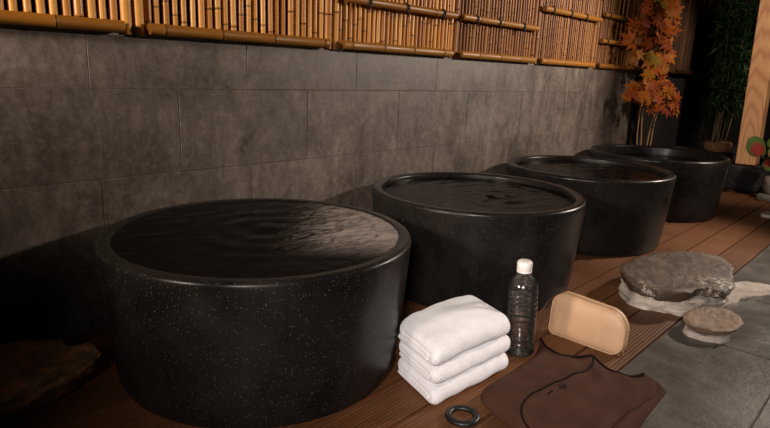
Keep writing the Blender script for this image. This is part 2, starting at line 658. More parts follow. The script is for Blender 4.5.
# ------------------------------------------------------------------ bamboo fence
def pole_bm(r, h, nodes, segs=12):
    bm = bmesh.new()
    ly = tone(bm)
    prof = [(r, 0.0)]
    for zn in nodes:
        prof += [(r, zn - 0.010), (r * 1.04, zn - 0.004), (r * 0.94, zn), (r * 1.07, zn + 0.004), (r, zn + 0.012)]
    prof.append((r, h))
    lathe(bm, prof, segs)
    for f in bm.faces:
        zc = f.calc_center_median().z
        paint([f], ly, 0.42 if any(abs(zc - zn) < 0.005 for zn in nodes) else 1.0)
    return bm


def rail(parent, x0, x1, y, z, r, mat, ties=(), nodestep=0.24, flat=1.0):
    bm = bmesh.new()
    ly = tone(bm)
    L = x1 - x0
    xs, rs = [0.0], [r]
    x = random.uniform(0.05, nodestep)
    nodes = []
    while x < L - 0.03:
        nodes.append(x)
        for d, k in ((-0.010, 1.0), (-0.004, 1.06), (0.0, 0.95), (0.004, 1.06), (0.010, 1.0)):
            xs.append(x + d)
            rs.append(r * k)
        x += nodestep * random.uniform(0.9, 1.15)
    xs.append(L)
    rs.append(r)
    tube(bm, [(x0 + a, y, z) for a in xs], rs, 14, flat=flat)
    for f in bm.faces:
        xc = f.calc_center_median().x - x0
        if any(abs(xc - q_) < 0.0025 for q_ in nodes):
            paint([f], ly, 0.45)
        elif len(f.verts) > 4:
            paint([f], ly, 0.5)
        else:
            paint([f], ly, 1.0)
    ro = obj('rail', bm, mat, parent)
    for tx in ties:
        bm = bmesh.new()
        for dx in (-0.0055, 0.0, 0.0055):
            tube(bm, [(tx + dx, y + (r + 0.002) * math.cos(a), z + (r + 0.002) * math.sin(a)) for a in [2 * PI * k / 14 for k in range(14)]], 0.0038, 6, cyclic=True)
        bmesh.ops.create_icosphere(bm, subdivisions=2, radius=0.0085, matrix=Matrix.Translation((tx, y - r * 0.75, z - r * 0.75)))
        tube(bm, [(tx, y - r * 0.8, z - r * 0.8), (tx + 0.004, y - r - 0.004, z - r - 0.012), (tx + 0.002, y - r - 0.003, z - r - 0.024)], 0.003, 6)
        obj('tie', bm, 'palm_rope', ro)
    return ro


ZB = 1.068
HT = 0.86


def fence(label, x0, x1, pitch, r, thick, rails, mat, railmat, back):
    root = thing('bamboo_fence_panel', label, 'fence', (0, 0, 0), 0, 'bamboo fence panels on top of the wall')
    bm = bmesh.new()
    box(bm, x0, x1, 0.028, 0.040, ZB + 0.012, ZB + HT - 0.01)
    obj('backing_board', bm, back, root, smooth=False)
    xs = [(x0 + thick, thick), (x1 - thick, thick)]
    a, b = x0 + 2 * thick + r * 1.2, x1 - 2 * thick - r * 1.2
    n = max(2, round((b - a) / pitch))
    for i in range(n + 1):
        xs.append((a + (b - a) * i / n + random.uniform(-0.002, 0.002), r * random.uniform(0.82, 1.08)))
    for x, rr in xs:
        nodes = []
        z = random.uniform(0.01, 0.2)
        while z < HT - 0.03:
            nodes.append(z)
            z += random.uniform(0.17, 0.27)
        big = rr >= thick
        po = obj('pole', pole_bm(rr, HT, nodes), mat, root)
        po.location = (x, (0.004 if big else 0.010) + random.uniform(-0.002, 0.002), ZB + (0.0 if big else 0.006))
        po.rotation_euler = (0, random.uniform(-0.006, 0.006), random.uniform(0, 6))
    rail(root, x0 + 2 * thick + 0.004, x1 - 2 * thick - 0.004, -0.030, ZB + 0.0225, 0.0205, railmat)
    for rx0, rx1, z, rad, ties in rails:
        rail(root, rx0, rx1, -0.036, z, rad, railmat, ties)
    return root


fence('bamboo fence panel of thick poles above the nearest tub, cut off at left', -0.02, 0.93, 0.0375, 0.0148, 0.020,
      [(0.04, 0.88, 1.47, 0.018, (0.15, 0.45, 0.75))], 'bamboo_pole', 'bamboo_rail', 'backing_board')
fence('golden bamboo fence panel between two thick pole pairs, no middle rail in sight', 0.934, 1.853, 0.0345, 0.0136, 0.0195,
      [(0.99, 1.80, 1.47, 0.018, (1.1, 1.4, 1.7))], 'bamboo_pole', 'bamboo_rail', 'backing_board')
fence('bamboo fence panel above second tub with a middle rail running out at its top', 1.859, 2.770, 0.0325, 0.0128, 0.0185,
      [(1.91, 2.745, 1.296, 0.0185, (2.05, 2.32, 2.62))], 'bamboo_pole', 'bamboo_rail', 'backing_board')
fence('bamboo fence panel with one low middle rail held by three dark ties', 2.776, 3.690, 0.0310, 0.0124, 0.019,
      [(2.81, 3.66, 1.296, 0.0185, (2.934, 3.174, 3.458))], 'bamboo_reed', 'bamboo_rail', 'backing_board')
fence('thin reed fence panel with one high middle rail above third tub', 3.696, 4.620, 0.0300, 0.0122, 0.020,
      [(3.72, 4.60, 1.433, 0.0195, (3.826, 4.087, 4.332))], 'bamboo_reed', 'bamboo_rail', 'backing_board')
fence('reed fence panel with two middle rails beside the red maple', 4.626, 5.56, 0.0300, 0.0122, 0.020,
      [(4.66, 5.54, 1.482, 0.0180, (4.75, 5.02, 5.3)), (4.66, 5.54, 1.282, 0.0185, (4.75, 5.03, 5.3))], 'bamboo_reed', 'bamboo_rail', 'backing_board')
for i, (a, b) in enumerate(((5.566, 6.50), (6.506, 7.44), (7.446, 8.38))):  # same fence carrying on, with its shade painted into the material
    fence(('bamboo fence panel with painted-in shade right behind the maple leaves', 'bamboo fence panel with painted-in shade between maple and green bamboo plant', 'bamboo fence panel with painted-in shade behind the green bamboo plant')[i],
          a, b, 0.034, 0.0145, 0.019, [], 'bamboo_shaded', 'bamboo_shaded', 'backing_black')

# ------------------------------------------------------------------ tubs
TUB = [
    (1.0791, -0.5518, 'nearest black speckled stone tub, brim full of water, left of the towels', 0.4455, 'streaky_water'),
    (2.2841, -0.5763, 'second nearest black stone tub, rippling water, behind the clear bottle', 0.424, 'hot_water'),
    (3.5072, -0.5696, 'third black stone tub, behind the large stepping rock', 0.420, 'hot_water'),
    (4.7364, -0.5623, 'farthest black stone tub, in front of the red maple', 0.385, 'hot_water'),
]
TH = 0.4505


def tub_profile():
    p = [(0.0, 0.0), (0.446, 0.0), (0.455, 0.004), (0.4615, 0.018), (0.4665, 0.05), (0.476, 0.14), (0.4855, 0.25), (0.4945, 0.36), (0.4975, 0.405), (0.4995, 0.425)]
    cx, cz, r = 0.4855, TH - 0.016, 0.0145
    for a in (0, 25, 50, 75, 100):
        p.append((cx + r * math.cos(math.radians(a)), cz + r * 1.1 * math.sin(math.radians(a))))
    cx = 0.4665
    for a in (80, 110, 140, 165, 180):
        p.append((cx + r * math.cos(math.radians(a)), cz + r * 1.05 * math.sin(math.radians(a))))
    p += [(0.447, 0.38), (0.435, 0.25), (0.42, 0.12), (0.38, 0.07), (0.0, 0.06)]
    return p


for i, (x, y, lab, zw, wm) in enumerate(TUB):
    bm = bmesh.new()
    lathe(bm, tub_profile(), 128)
    tub = obj('bathtub', bm, 'black_terrazzo')
    tub.location = (x, y, 0.0)
    tub.rotation_euler = (0, 0, i * 1.3)
    tag(tub, lab, 'bathtub', 'black stone tubs along the wall')
    bm = bmesh.new()
    R = (0.4575, 0.4495, 0.4490, 0.444)[i]
    rings = []
    NR, NS = 46, 120
    ctr = bm.verts.new((0, 0, zw))
    sx, sy = (0.05, 0.02) if i != 1 else (0.05, -0.08)
    for a in range(1, NR + 1):
        row = []
        for s in range(NS):
            th = 2 * PI * s / NS
            rr = R * a / NR
            px, py = rr * math.cos(th), rr * math.sin(th)
            d = math.hypot(px - sx, py - sy)
            amp = (0.0028, 0.0032, 0.0022, 0.0012)[i]
            h = amp * math.sin(d * 62 + 2.0 * noise.noise((px * 4, py * 4, i))) * math.exp(-d * 4.5) + amp * 1.6 * noise.noise((px * 9 + i * 7, py * 13, 0)) * math.exp(-d * 2.5)
            if i == 1:
                h += 0.007 * max(0, noise.noise((px * 22, py * 22, 3))) * math.exp(-(d / 0.11) ** 2)
            h *= max(0.0, 1 - (rr / R) ** 6)
            row.append(bm.verts.new((px, py, zw + h)))
        rings.append(row)
    for s in range(NS):
        bm.faces.new((ctr, rings[0][s], rings[0][(s + 1) % NS]))
    for a, b in zip(rings, rings[1:]):
        for s in range(NS):
            s2 = (s + 1) % NS
            bm.faces.new((a[s], b[s], b[s2], a[s2]))
    wo = obj('water', bm, wm, tub, label='still dark water' if i == 3 else 'dark rippling water', angle=180)
    wo.rotation_euler = (0, 0, -i * 1.3)


# ------------------------------------------------------------------ towels
def towel(label, z0, h, dx, dy, jitter, seed, c0, c1):
    A = Vector((0.998, -0.064, 0))
    B = Vector((0.32, 0.947, 0))          # towards the wall
    F = Vector((1.243, -1.190, 0)) + Vector((dx, dy, 0))
    LA, WB = 0.388 + jitter, 0.250
    root = thing('folded_towel', label, 'towel', (F.x, F.y, z0), 0, 'stack of folded white towels')
    t_ = h / 3.0
    # cross-section in (u from front to back, w up): a thick ribbon, folded in three
    ys = [t_ * 0.5, t_ * 1.5, t_ * 2.5]
    path = [(WB - 0.012, ys[0]), (WB * 0.6, ys[0]), (0.055, ys[0]), (t_ * 1.0 + 0.012, ys[0])]
    c = (t_ * 1.5, t_ * 1.5)
    for a in range(-60, -271, -30):
        path.append((c[0] + t_ * 1.0 * math.cos(math.radians(a)) * 1.1, c[1] + t_ * math.sin(math.radians(a))))
    path += [(0.055, ys[2]), (WB * 0.5, ys[2]), (WB - t_ * 1.6, ys[2])]
    c = (WB - t_ * 1.5, t_ * 2.0)
    for a in (60, 20, -20, -60, -90):
        path.append((c[0] + t_ * 0.5 * math.cos(math.radians(a)) + t_ * 0.3, c[1] + t_ * 0.5 * math.sin(math.radians(a))))
    path += [(WB * 0.5, ys[1]), (0.07, ys[1]), (t_ * 1.35, ys[1])]
    # thick outline
    P = [Vector((p[0], p[1])) for p in path]
    left, right = [], []
    for i in range(len(P)):
        a = P[max(0, i - 1)]
        b = P[min(len(P) - 1, i + 1)]
        tg = (b - a).normalized()
        nn = Vector((-tg.y, tg.x))
        th = t_ * 0.5 * 0.985
        left.append(P[i] + nn * th)
        right.append(P[i] - nn * th)
    e0 = P[0] + (P[0] - P[1]).normalized() * t_ * 0.4
    e1 = P[-1] + (P[-1] - P[-2]).normalized() * t_ * 0.4
    out = left + [e1] + right[::-1] + [e0]
    bm = bmesh.new()
    NS = 34
    rings = []
    for k in range(NS + 1):
        s = k / NS
        # ends slightly pinched
        edge = min(s, 1 - s) * LA
        pin = 1.0 - 0.42 * max(0.0, 1 - edge / 0.026) ** 2
        row = []
        for p in out:
            u, w = p.x, p.y
            w2 = h * 0.46 + (w - h * 0.46) * (pin * 0.7 + 0.3)
            u = WB / 2 + (u - WB / 2) * (pin * 0.35 + 0.65)
            nz = noise.noise((s * 5 + seed, u * 14, w * 18))
            nz2 = noise.noise((s * 19 + seed, u * 45, w * 45 + 9))
            q_ = A * (s * LA + 0.006 * noise.noise((u * 16 + seed, w * 22, 5)) * (1 if s > .5 else -1)) + B * (u + 0.005 * nz)
            crown = (c0 + (c1 - c0) * w / h) * (1 - (2 * s - 1) ** 2) * (1 - 0.6 * abs(2 * u / WB - 1) ** 3)
            row.append(bm.verts.new((q_.x, q_.y, max(0.0, w2 + (0.004 * nz + 0.0013 * nz2) * min(1, w / 0.01) + crown))))
        rings.append(row)
    m = len(out)
    for a, b in zip(rings, rings[1:]):
        for j in range(m):
            j2 = (j + 1) % m
            bm.faces.new((a[j], a[j2], b[j2], b[j]))
    n_ = len(left)
    for row in (rings[0], rings[-1]):
        for j in range(n_ - 1):
            bm.faces.new((row[j], row[j + 1], row[2 * n_ - j - 1], row[2 * n_ - j]))
        bm.faces.new((row[n_ - 1], row[n_], row[n_ + 1]))
        bm.faces.new((row[0], row[2 * n_], row[2 * n_ + 1]))
    bo = obj('cloth', bm, 'terry', root, angle=70)
    md = bo.modifiers.new('soft', 'SUBSURF')
    md.levels = md.render_levels = 1
    return root


towel('folded white towel at the bottom of the stack, on the deck', 0.001, 0.058, 0.0, 0.0, 0.0, 1.3, 0.0, 0.006)
towel('folded white towel in the middle of the stack', 0.0625, 0.057, 0.004, 0.003, 0.004, 5.1, 0.0065, 0.012)
towel('folded white towel on top of the stack', 0.1235, 0.073, -0.002, 0.002, -0.004, 9.7, 0.0125, 0.026)

# ------------------------------------------------------------------ water bottle
bt = thing('water_bottle', 'clear ribbed plastic water bottle with white cap beside the towels', 'bottle', (1.772, -1.160, 0.0))
bt.rotation_euler = (math.radians(-0.6), math.radians(-2.0), 0)
bt.scale = (1.0, 1.0, 0.975)


def bottle_prof(off):
    p = [(0.0, 0.008), (0.030, 0.004), (0.046 - off, 0.001), (0.0525 - off, 0.006), (0.0545 - off, 0.016)]
    z = 0.024
    while z < 0.235:
        p += [(0.0545 - off, z), (0.0548 - off, z + 0.008), (0.0540 - off, z + 0.0115), (0.0498 - off, z + 0.0135), (0.0498 - off, z + 0.0160), (0.0538 - off, z + 0.0185)]
        z += 0.0205
    p += [(0.0545 - off, 0.247), (0.0538 - off, 0.258), (0.0505 - off, 0.272), (0.0435 - off, 0.288), (0.034 - off, 0.301), (0.0255 - off, 0.310), (0.0225 - off, 0.316), (0.0222 - off, 0.334)]
    return p


bm = bmesh.new()
lathe(bm, bottle_prof(0.0), 48, closed_top=False)
obj('bottle_wall', bm, 'clear_plastic', bt, angle=80)
bm = bmesh.new()
pw = [q_ for q_ in bottle_prof(0.0012) if q_[1] < 0.284]
pw[0] = (0.0, 0.010)
pw[1] = (0.030, 0.0062)
pw[2] = (0.044, 0.0035)
pw += [(0.0, pw[-1][1])]
lathe(bm, pw, 48)
obj('water', bm, 'drinking_water', bt, angle=80)
bm = bmesh.new()
lathe(bm, [(0.0225, 0.314), (0.0275, 0.315), (0.0275, 0.3185), (0.0225, 0.3195)], 40, False, False)
obj('neck_ring', bm, 'clear_plastic', bt)
bm = bmesh.new()
NS = 96
rings = []
for r, z, rib in [(0.0238, 0.3205, 0), (0.0262, 0.3205, 0), (0.0262, 0.3255, 0), (0.0252, 0.3262, 0), (0.0262, 0.3275, 1), (0.0260, 0.354, 1), (0.0245, 0.3595, 0), (0.0215, 0.3615, 0)]:
    rings.append([bm.verts.new(((r + (0.0006 if (k % 2 and rib) else 0)) * math.cos(2 * PI * k / NS), (r + (0.0006 if (k % 2 and rib) else 0)) * math.sin(2 * PI * k / NS), z)) for k in range(NS)])
for a, b in zip(rings, rings[1:]):
    for k in range(NS):
        bm.faces.new((a[k], a[(k + 1) % NS], b[(k + 1) % NS], b[k]))
bm.faces.new(rings[-1])
obj('cap', bm, 'white_plastic', bt, label='white screw cap', angle=50)

# ------------------------------------------------------------------ pouch
BAG = thing('zip_pouch', 'tan leather zip pouch standing behind the brown robe', 'pouch', (2.003, -1.150, 0.001))
BL, BH, BT = 0.292, 0.170, 0.055


def pouch_outline(n=14):
    # (s along the pouch, z up); left end is s=0
    pts = []

    def arc(cx, cz, r, a0, a1):
        for k in range(n + 1):
            a = math.radians(a0 + (a1 - a0) * k / n)
            pts.append((cx + r * math.cos(a), cz + r * math.sin(a)))
    r1, r2, r3, r4 = 0.022, 0.050, 0.074, 0.045
    arc(r1, r1, r1, 180, 270)
    arc(BL - r4, r4, r4, 270, 360)
    arc(BL - r3, BH - 0.008 - r3, r3, 0, 90)
    arc(r2, BH - r2, r2, 90, 180)
    return pts


OUT = pouch_outline()
CEN = (BL * 0.5, BH * 0.48)
lean = 0.08


def bag_pt(s, z, d):
    # d: depth from the front face; the pouch leans back a little
    return Vector((d + z * lean, -s, max(0.0, z)))


def shrink(p, k):
    dx, dz = p[0] - CEN[0], p[1] - CEN[1]
    L = math.hypot(dx, dz)
    f_ = max(0.0, (L - k) / L)
    return (CEN[0] + dx * f_, CEN[1] + dz * f_)


bm = bmesh.new()
rings = []
for k, d in [(0.075, -0.009), (0.05, -0.008), (0.03, -0.0055), (0.014, -0.001), (0.006, 0.003), (0.001, 0.009), (0.0, 0.014), (0.0, 0.019), (0.0015, 0.021), (0.0015, 0.030), (0.0, 0.032), (0.0, 0.038), (0.001, 0.044), (0.006, 0.049), (0.014, 0.053), (0.03, 0.0565), (0.05, 0.058), (0.075, 0.059)]:
    rings.append([bm.verts.new(bag_pt(*shrink(p, k), d)) for p in OUT])
for a, b in zip(rings, rings[1:]):
    for j in range(len(OUT)):
        j2 = (j + 1) % len(OUT)
        bm.faces.new((a[j], a[j2], b[j2], b[j]))
for row, d in ((rings[0], -0.0095), (rings[-1], 0.0595)):
    cv = bm.verts.new(bag_pt(*CEN, d))
    for j in range(len(OUT)):
        bm.faces.new((row[j], row[(j + 1) % len(OUT)], cv))
obj('pouch_body', bm, 'tan_leather', BAG, angle=60)
for d in (0.006, 0.046):
    bm = bmesh.new()
    tube(bm, [bag_pt(*shrink(p, 0.003), d) for p in OUT], 0.0032, 8, cyclic=True)
    obj('piping', bm, 'tan_leather', BAG)
zipo = [p for p in OUT if p[1] > 0.05 or p[0] > BL - 0.01]
i0 = 22
zipo = OUT[20:58]
bm = bmesh.new()
tube(bm, [bag_pt(*shrink(p, 0.0015), 0.0255) for p in zipo], 0.0052, 8, flat=0.35)
zp = obj('zipper', bm, 'zip_tape', BAG)
bm = bmesh.new()
pz = bag_pt(*shrink(zipo[3], -0.004), 0.0255)
box(bm, pz.x - 0.005, pz.x + 0.005, pz.y - 0.005, pz.y + 0.003, pz.z - 0.010, pz.z + 0.006, 0.002)
box(bm, pz.x - 0.003, pz.x + 0.003, pz.y - 0.007, pz.y - 0.0035, pz.z - 0.032, pz.z - 0.006, 0.0012)
obj('zip_pull', bm, 'brass', zp, label='small brass zip pull')
bm = bmesh.new()
s0 = smooth_path([(0.050, -0.003, 0.146), (0.030, 0.020, 0.120), (-0.010, 0.040, 0.060), (-0.045, 0.045, 0.012), (-0.075, 0.010, 0.006), (-0.050, 0.012, 0.012), (0.0, 0.022, 0.050), (0.030, 0.014, 0.100), (0.045, -0.002, 0.140)], 6)
tube(bm, s0, 0.0045, 8, flat=0.5)
obj('wrist_strap', bm, 'strap_brown', BAG, label='thin dark brown wrist strap')

# ------------------------------------------------------------------ folded robe
RB = thing('folded_robe', 'folded dark brown cotton robe with dark piping in front of the pouch', 'robe', (0, 0, 0))
raw = [(1.418, -1.240), (1.432, -1.236), (1.516, -1.236), (1.648, -1.232), (1.760, -1.226), (1.850, -1.198), (1.905, -1.168), (1.918, -1.166), (1.912, -1.176), (1.872, -1.206), (1.842, -1.246), (1.834, -1.292), (1.846, -1.335), (1.882, -1.362), (1.916, -1.374),
       (1.882, -1.428), (1.866, -1.472), (1.867, -1.510), (1.896, -1.536), (1.940, -1.549), (1.948, -1.556), (1.915, -1.610), (1.885, -1.640), (1.872, -1.644), (1.780, -1.648), (1.65, -1.655), (1.52, -1.672), (1.42, -1.735), (1.33, -1.80),
       (1.265, -1.76), (1.280, -1.62), (1.318, -1.47), (1.345, -1.37), (1.375, -1.280), (1.402, -1.248)]
outl = [(p.x, p.y) for p in smooth_path([(a, b, 0) for a, b in raw], 5, True)]


def seg_d(px, py, pts, cyc=True):
    best = 9.0
    n_ = len(pts)
    for i in range(n_ if cyc else n_ - 1):
        ax, ay = pts[i][:2]
        bx, by = pts[(i + 1) % n_][:2]
        vx, vy = bx - ax, by - ay
        L2 = vx * vx + vy * vy + 1e-12
        s = max(0, min(1, ((px - ax) * vx + (py - ay) * vy) / L2))
        best = min(best, math.hypot(px - ax - s * vx, py - ay - s * vy))
    return best


def inside(px, py, pts):
    c_ = False
    n_ = len(pts)
    for i in range(n_):
        ax, ay = pts[i]
        bx, by = pts[(i + 1) % n_]
        if (ay > py) != (by > py) and px < (bx - ax) * (py - ay) / (by - ay) + ax:
            c_ = not c_
    return c_


placket = [(p.x, p.y) for p in smooth_path([(a_, b_, 0) for a_, b_ in [(1.905, -1.378), (1.848, -1.407), (1.796, -1.424), (1.745, -1.424), (1.700, -1.418), (1.616, -1.402), (1.537, -1.393), (1.452, -1.384), (1.395, -1.395), (1.345, -1.430), (1.31, -1.52)]], 6)]
sleeve = [(p.x, p.y) for p in smooth_path([(1.86, -1.622, 0), (1.804, -1.622, 0), (1.702, -1.614, 0), (1.597, -1.610, 0), (1.50, -1.612, 0), (1.36, -1.68, 0)], 6)]


def robe_z(x, y, d=None):
    if d is None:
        d = seg_d(x, y, outl)
    h = 0.040 * (1 - math.exp(-((d + 0.002) / 0.014) ** 1.2)) + 0.004
    h -= 0.016 * max(0, min(1, (x - 1.62) / 0.3))            # thinner towards the collar
    h += 0.0085 * noise.noise((x * 8, y * 10, 2)) + 0.0035 * noise.noise((x * 20, y * 22, 4))
    dp = seg_d(x, y, placket, False)
    h += 0.0035 * math.exp(-(dp / 0.02) ** 2)
    ds = seg_d(x, y, sleeve, False)
    h -= 0.022 * math.exp(-(ds / 0.009) ** 2) * min(1, d / 0.02)
    h += 0.006 * math.sin((x * 0.8 - y) * 55) * math.exp(-((x - 1.78) / 0.09) ** 2 - ((y + 1.47) / 0.10) ** 2)
    return max(0.004, h)


pts2 = [Vector((a, b)) for a, b in outl]
nb = len(pts2)
edges = [(i, (i + 1) % nb) for i in range(nb)]
for r_ in (0.003, 0.008, 0.014):
    pass
xx = 1.22
while xx < 1.95:
    yy = -1.84
    while yy < -1.16:
        jx, jy = xx + random.uniform(-.0015, .0015), yy + random.uniform(-.0015, .0015)
        if inside(jx, jy, outl) and seg_d(jx, jy, outl) > 0.0045:
            pts2.append(Vector((jx, jy)))
        yy += 0.0085
    xx += 0.0085
res = geometry.delaunay_2d_cdt(pts2, edges, [], 1, 1e-5)
bm = bmesh.new()
tv, bv = [], []
for p in res[0]:
    d = seg_d(p.x, p.y, outl)
    tv.append(bm.verts.new((p.x, p.y, robe_z(p.x, p.y, d))))
    bv.append(bm.verts.new((p.x, p.y, 0.0015)))
ecount = {}
for f in res[2]:
    bm.faces.new([tv[i] for i in f])
    bm.faces.new([bv[i] for i in reversed(f)])
    for i in range(len(f)):
        k = (f[i], f[(i + 1) % len(f)])
        ecount[k] = 1
for (a, b) in ecount:
    if (b, a) not in ecount:
        bm.faces.new((tv[a], bv[a], bv[b], tv[b]))
obj('cloth', bm, 'brown_cloth', RB, angle=80)


def on_robe(pts, dz=0.001):
    return [(a, b, robe_z(a, b) + dz) for a, b in pts]


bm = bmesh.new()
tube(bm, on_robe(placket), 0.0034, 8)
obj('piping', bm, 'dark_piping', RB, label='dark piping along the front opening')
neckl = [(p.x, p.y) for p in smooth_path([(a, b, 0) for a, b in [(1.914, -1.172), (1.872, -1.206), (1.842, -1.246), (1.834, -1.292), (1.846, -1.335), (1.882, -1.362), (1.912, -1.374)]], 6)]
bm = bmesh.new()
tube(bm, [(a, b, max(0.006, robe_z(a, b, 0.012))) for a, b in neckl], 0.0045, 8)
obj('collar_piping', bm, 'dark_piping', RB, label='dark piping along the neckline')
neckr = [(p.x, p.y) for p in smooth_path([(a, b, 0) for a, b in [(1.912, -1.376), (1.882, -1.428), (1.866, -1.472), (1.867, -1.510), (1.896, -1.536), (1.936, -1.549)]], 6)]
bm = bmesh.new()
tube(bm, [(a, b, max(0.006, robe_z(a, b, 0.012))) for a, b in neckr], 0.0045, 8)
obj('collar_piping', bm, 'dark_piping', RB, label='dark piping along the neckline')
bx, by = 1.590, -1.424
bz = robe_z(bx, by)
bm = bmesh.new()
lathe(bm, [(0.0, 0.0), (0.012, 0.0), (0.0135, 0.0015), (0.0135, 0.003), (0.0115, 0.0042), (0.009, 0.0034), (0.0, 0.003)], 28, cx=bx, cy=by)
bmesh.ops.translate(bm, verts=bm.verts, vec=(0, 0, bz))
obj('button', bm, 'dark_button', RB, label='small dark button')
bm = bmesh.new()
tube(bm, on_robe([(1.513, -1.413), (1.526, -1.413), (1.540, -1.414)], 0.0005), 0.0028, 6)
obj('buttonhole', bm, 'dark_piping', RB, label='dark stitched buttonhole')

# ------------------------------------------------------------------ ring
bm = bmesh.new()
NS, NR = 56, 10
rr = []
for s in range(NS):
    a = 2 * PI * s / NS
    row = []
    for k in range(NR):
        b = 2 * PI * k / NR
        r = 0.0415 + 0.0105 * math.cos(b) + 0.0006 * math.sin(a * 14)
        row.append(bm.verts.new((r * math.cos(a), r * math.sin(a), 0.0085 + 0.0085 * math.sin(b))))
    rr.append(row)
for s in range(NS):
    for k in range(NR):
        bm.faces.new((rr[s][k], rr[(s + 1) % NS][k], rr[(s + 1) % NS][(k + 1) % NR], rr[s][(k + 1) % NR]))
o = obj('hair_ring', bm, 'black_rubber', angle=80)
o.location = (1.274, -1.272, 0.0005)
tag(o, 'black rubber ring lying flat on the deck in front of the towels', 'ring')


# ------------------------------------------------------------------ rocks
def blob(outline, z0, z1, under=0.0, bulge=0.0, seed=0.0, rough=0.012, per=5, rings=10, topn=0.006, lam=1.0):
    """A rock: outline (top edge), undercut below, broken flat top."""
    o_ = [(p.x, p.y) for p in smooth_path([(a, b, 0) for a, b in outline], per, True)]
    cx = sum(p[0] for p in o_) / len(o_)
    cy = sum(p[1] for p in o_) / len(o_)
    bm = bmesh.new()
    rows = []
    prof = []
    for k in range(rings + 1):
        s = k / rings
        side = 1 - under * (1 - s) ** 1.5 + bulge * math.sin(PI * s)
        prof.append((side, z0 + (z1 - z0) * s))
    prof[-1] = (prof[-1][0] * 0.985, z1 - 0.003)
    for f_, z in ((0.95, z1), (0.88, z1), (0.78, z1), (0.66, z1), (0.52, z1), (0.38, z1), (0.22, z1), (0.1, z1)):
        prof.append((f_, z))
    for f_, z in prof:
        row = []
        for p in o_:
            x, y = cx + (p[0] - cx) * f_, cy + (p[1] - cy) * f_
            n1 = noise.noise((x * 9 + seed, y * 9, z * 14 * lam))
            n2 = noise.noise((x * 30 + seed, y * 30, z * 60 * lam))
            st = rough * (0.8 * n1 + 0.6 * n2)
            dl = math.hypot(x - cx, y - cy) + 1e-6
            if f_ > 0.9:
                x += (x - cx) / dl * st
                y += (y - cy) / dl * st
            zz = z
            if z > z0 + 1e-4:
                zz = z + topn * (n1 * 1.2 + 0.5 * n2) * (z - z0) / (z1 - z0)
            row.append(bm.verts.new((x, y, max(z0, zz))))
        rows.append(row)
    m = len(o_)
    for a, b in zip(rows, rows[1:]):
        for j in range(m):
            bm.faces.new((a[j], a[(j + 1) % m], b[(j + 1) % m], b[j]))
    bm.faces.new(rows[0])
    cv = bm.verts.new((cx, cy, z1))
    for j in range(m):
        bm.faces.new((rows[-1][j], rows[-1][(j + 1) % m], cv))
    return bm


root = thing('stepping_rock', 'large flat brown stepping rock set in pale mortar in front of third tub', 'rock', (0, 0, 0))
top = [(2.655, -1.172), (2.834, -1.135), (3.022, -1.142), (3.250, -1.285), (3.305, -1.425), (3.210, -1.490), (3.073, -1.540), (2.890, -1.590), (2.765, -1.580), (2.72, -1.532), (2.690, -1.492), (2.606, -1.475), (2.533, -1.400), (2.515, -1.325), (2.555, -1.240)]
bm = blob(top, 0.058, 0.118, 0.09, 0.02, 2.0, 0.022, topn=0.008)
ly = tone(bm)
for f in bm.faces:
    for lp in f.loops:
        co = lp.vert.co
        d = math.hypot(co.x - 2.80, co.y + 1.565)
        e = math.hypot(co.x - 2.53, co.y + 1.33)
        k = min(1.0, max(0.0, (d - 0.05) / 0.10)) * min(1.0, 0.35 + max(0.0, (e - 0.02) / 0.07))
        if co.z > 0.128:
            k = max(k, 0.75)
        lp[ly] = (k, k, k, 1)
obj('rock', bm, 'step_rock', root, angle=60)
foot = [(2.70, -1.175), (2.85, -1.160), (3.05, -1.175), (3.20, -1.29), (3.22, -1.40), (3.12, -1.50), (2.95, -1.55), (2.80, -1.56), (2.69, -1.525), (2.61, -1.475), (2.585, -1.40), (2.565, -1.325), (2.59, -1.25)]
bm = blob(foot, 0.0, 0.070, -0.05, 0.02, 8.0, 0.030, topn=0.012)
obj('mortar_bed', bm, 'mortar', root, angle=60, label='pale crumbly mortar bed')
spill = [(2.88, -1.53), (3.02, -1.50), (3.18, -1.50), (3.30, -1.57), (3.33, -1.66), (3.24, -1.70), (3.12, -1.66), (3.02, -1.60), (2.93, -1.60)]
bm = blob(spill, 0.0, 0.018, -0.06, 0.02, 4.0, 0.014, topn=0.008)
obj('mortar_spill', bm, 'mortar', root, angle=60, label='pale mortar spilled beside the rock')

root = thing('stepping_stone', 'small flat tan stepping stone in front of the large rock', 'rock', (0, 0, 0))
top2 = [(2.455, -1.515), (2.577, -1.512), (2.690, -1.572), (2.690, -1.642), (2.598, -1.695), (2.475, -1.690), (2.400, -1.628), (2.392, -1.562)]
bm = blob(top2, 0.024, 0.055, 0.20, 0.02, 5.0, 0.014, topn=0.005)
obj('stone', bm, 'flat_rock', root, angle=60)
f2 = [(2.47, -1.522), (2.57, -1.522), (2.62, -1.575), (2.60, -1.64), (2.52, -1.675), (2.44, -1.66), (2.405, -1.60), (2.415, -1.548)]
bm = blob(f2, 0.0, 0.024, -0.08, 0.02, 3.0, 0.012, topn=0.006)
obj('mortar_bed', bm, 'mortar', root, angle=60, label='pale mortar bed')

top3 = [(0.20, -0.10), (0.33, -0.13), (0.43, -0.185), (0.515, -0.235), (0.590, -0.315), (0.585, -0.390), (0.470, -0.445), (0.385, -0.470), (0.310, -0.500), (0.20, -0.560), (0.08, -0.50), (0.02, -0.32), (0.08, -0.16)]
bm = blob(top3, 0.0, 0.108, 0.26, 0.02, 11.0, 0.030, topn=0.022, lam=1.6)
o = obj('rough_rock', bm, 'rust_rock', angle=60)
tag(o, 'dark rust streaked rock on the deck left of the nearest tub', 'rock')

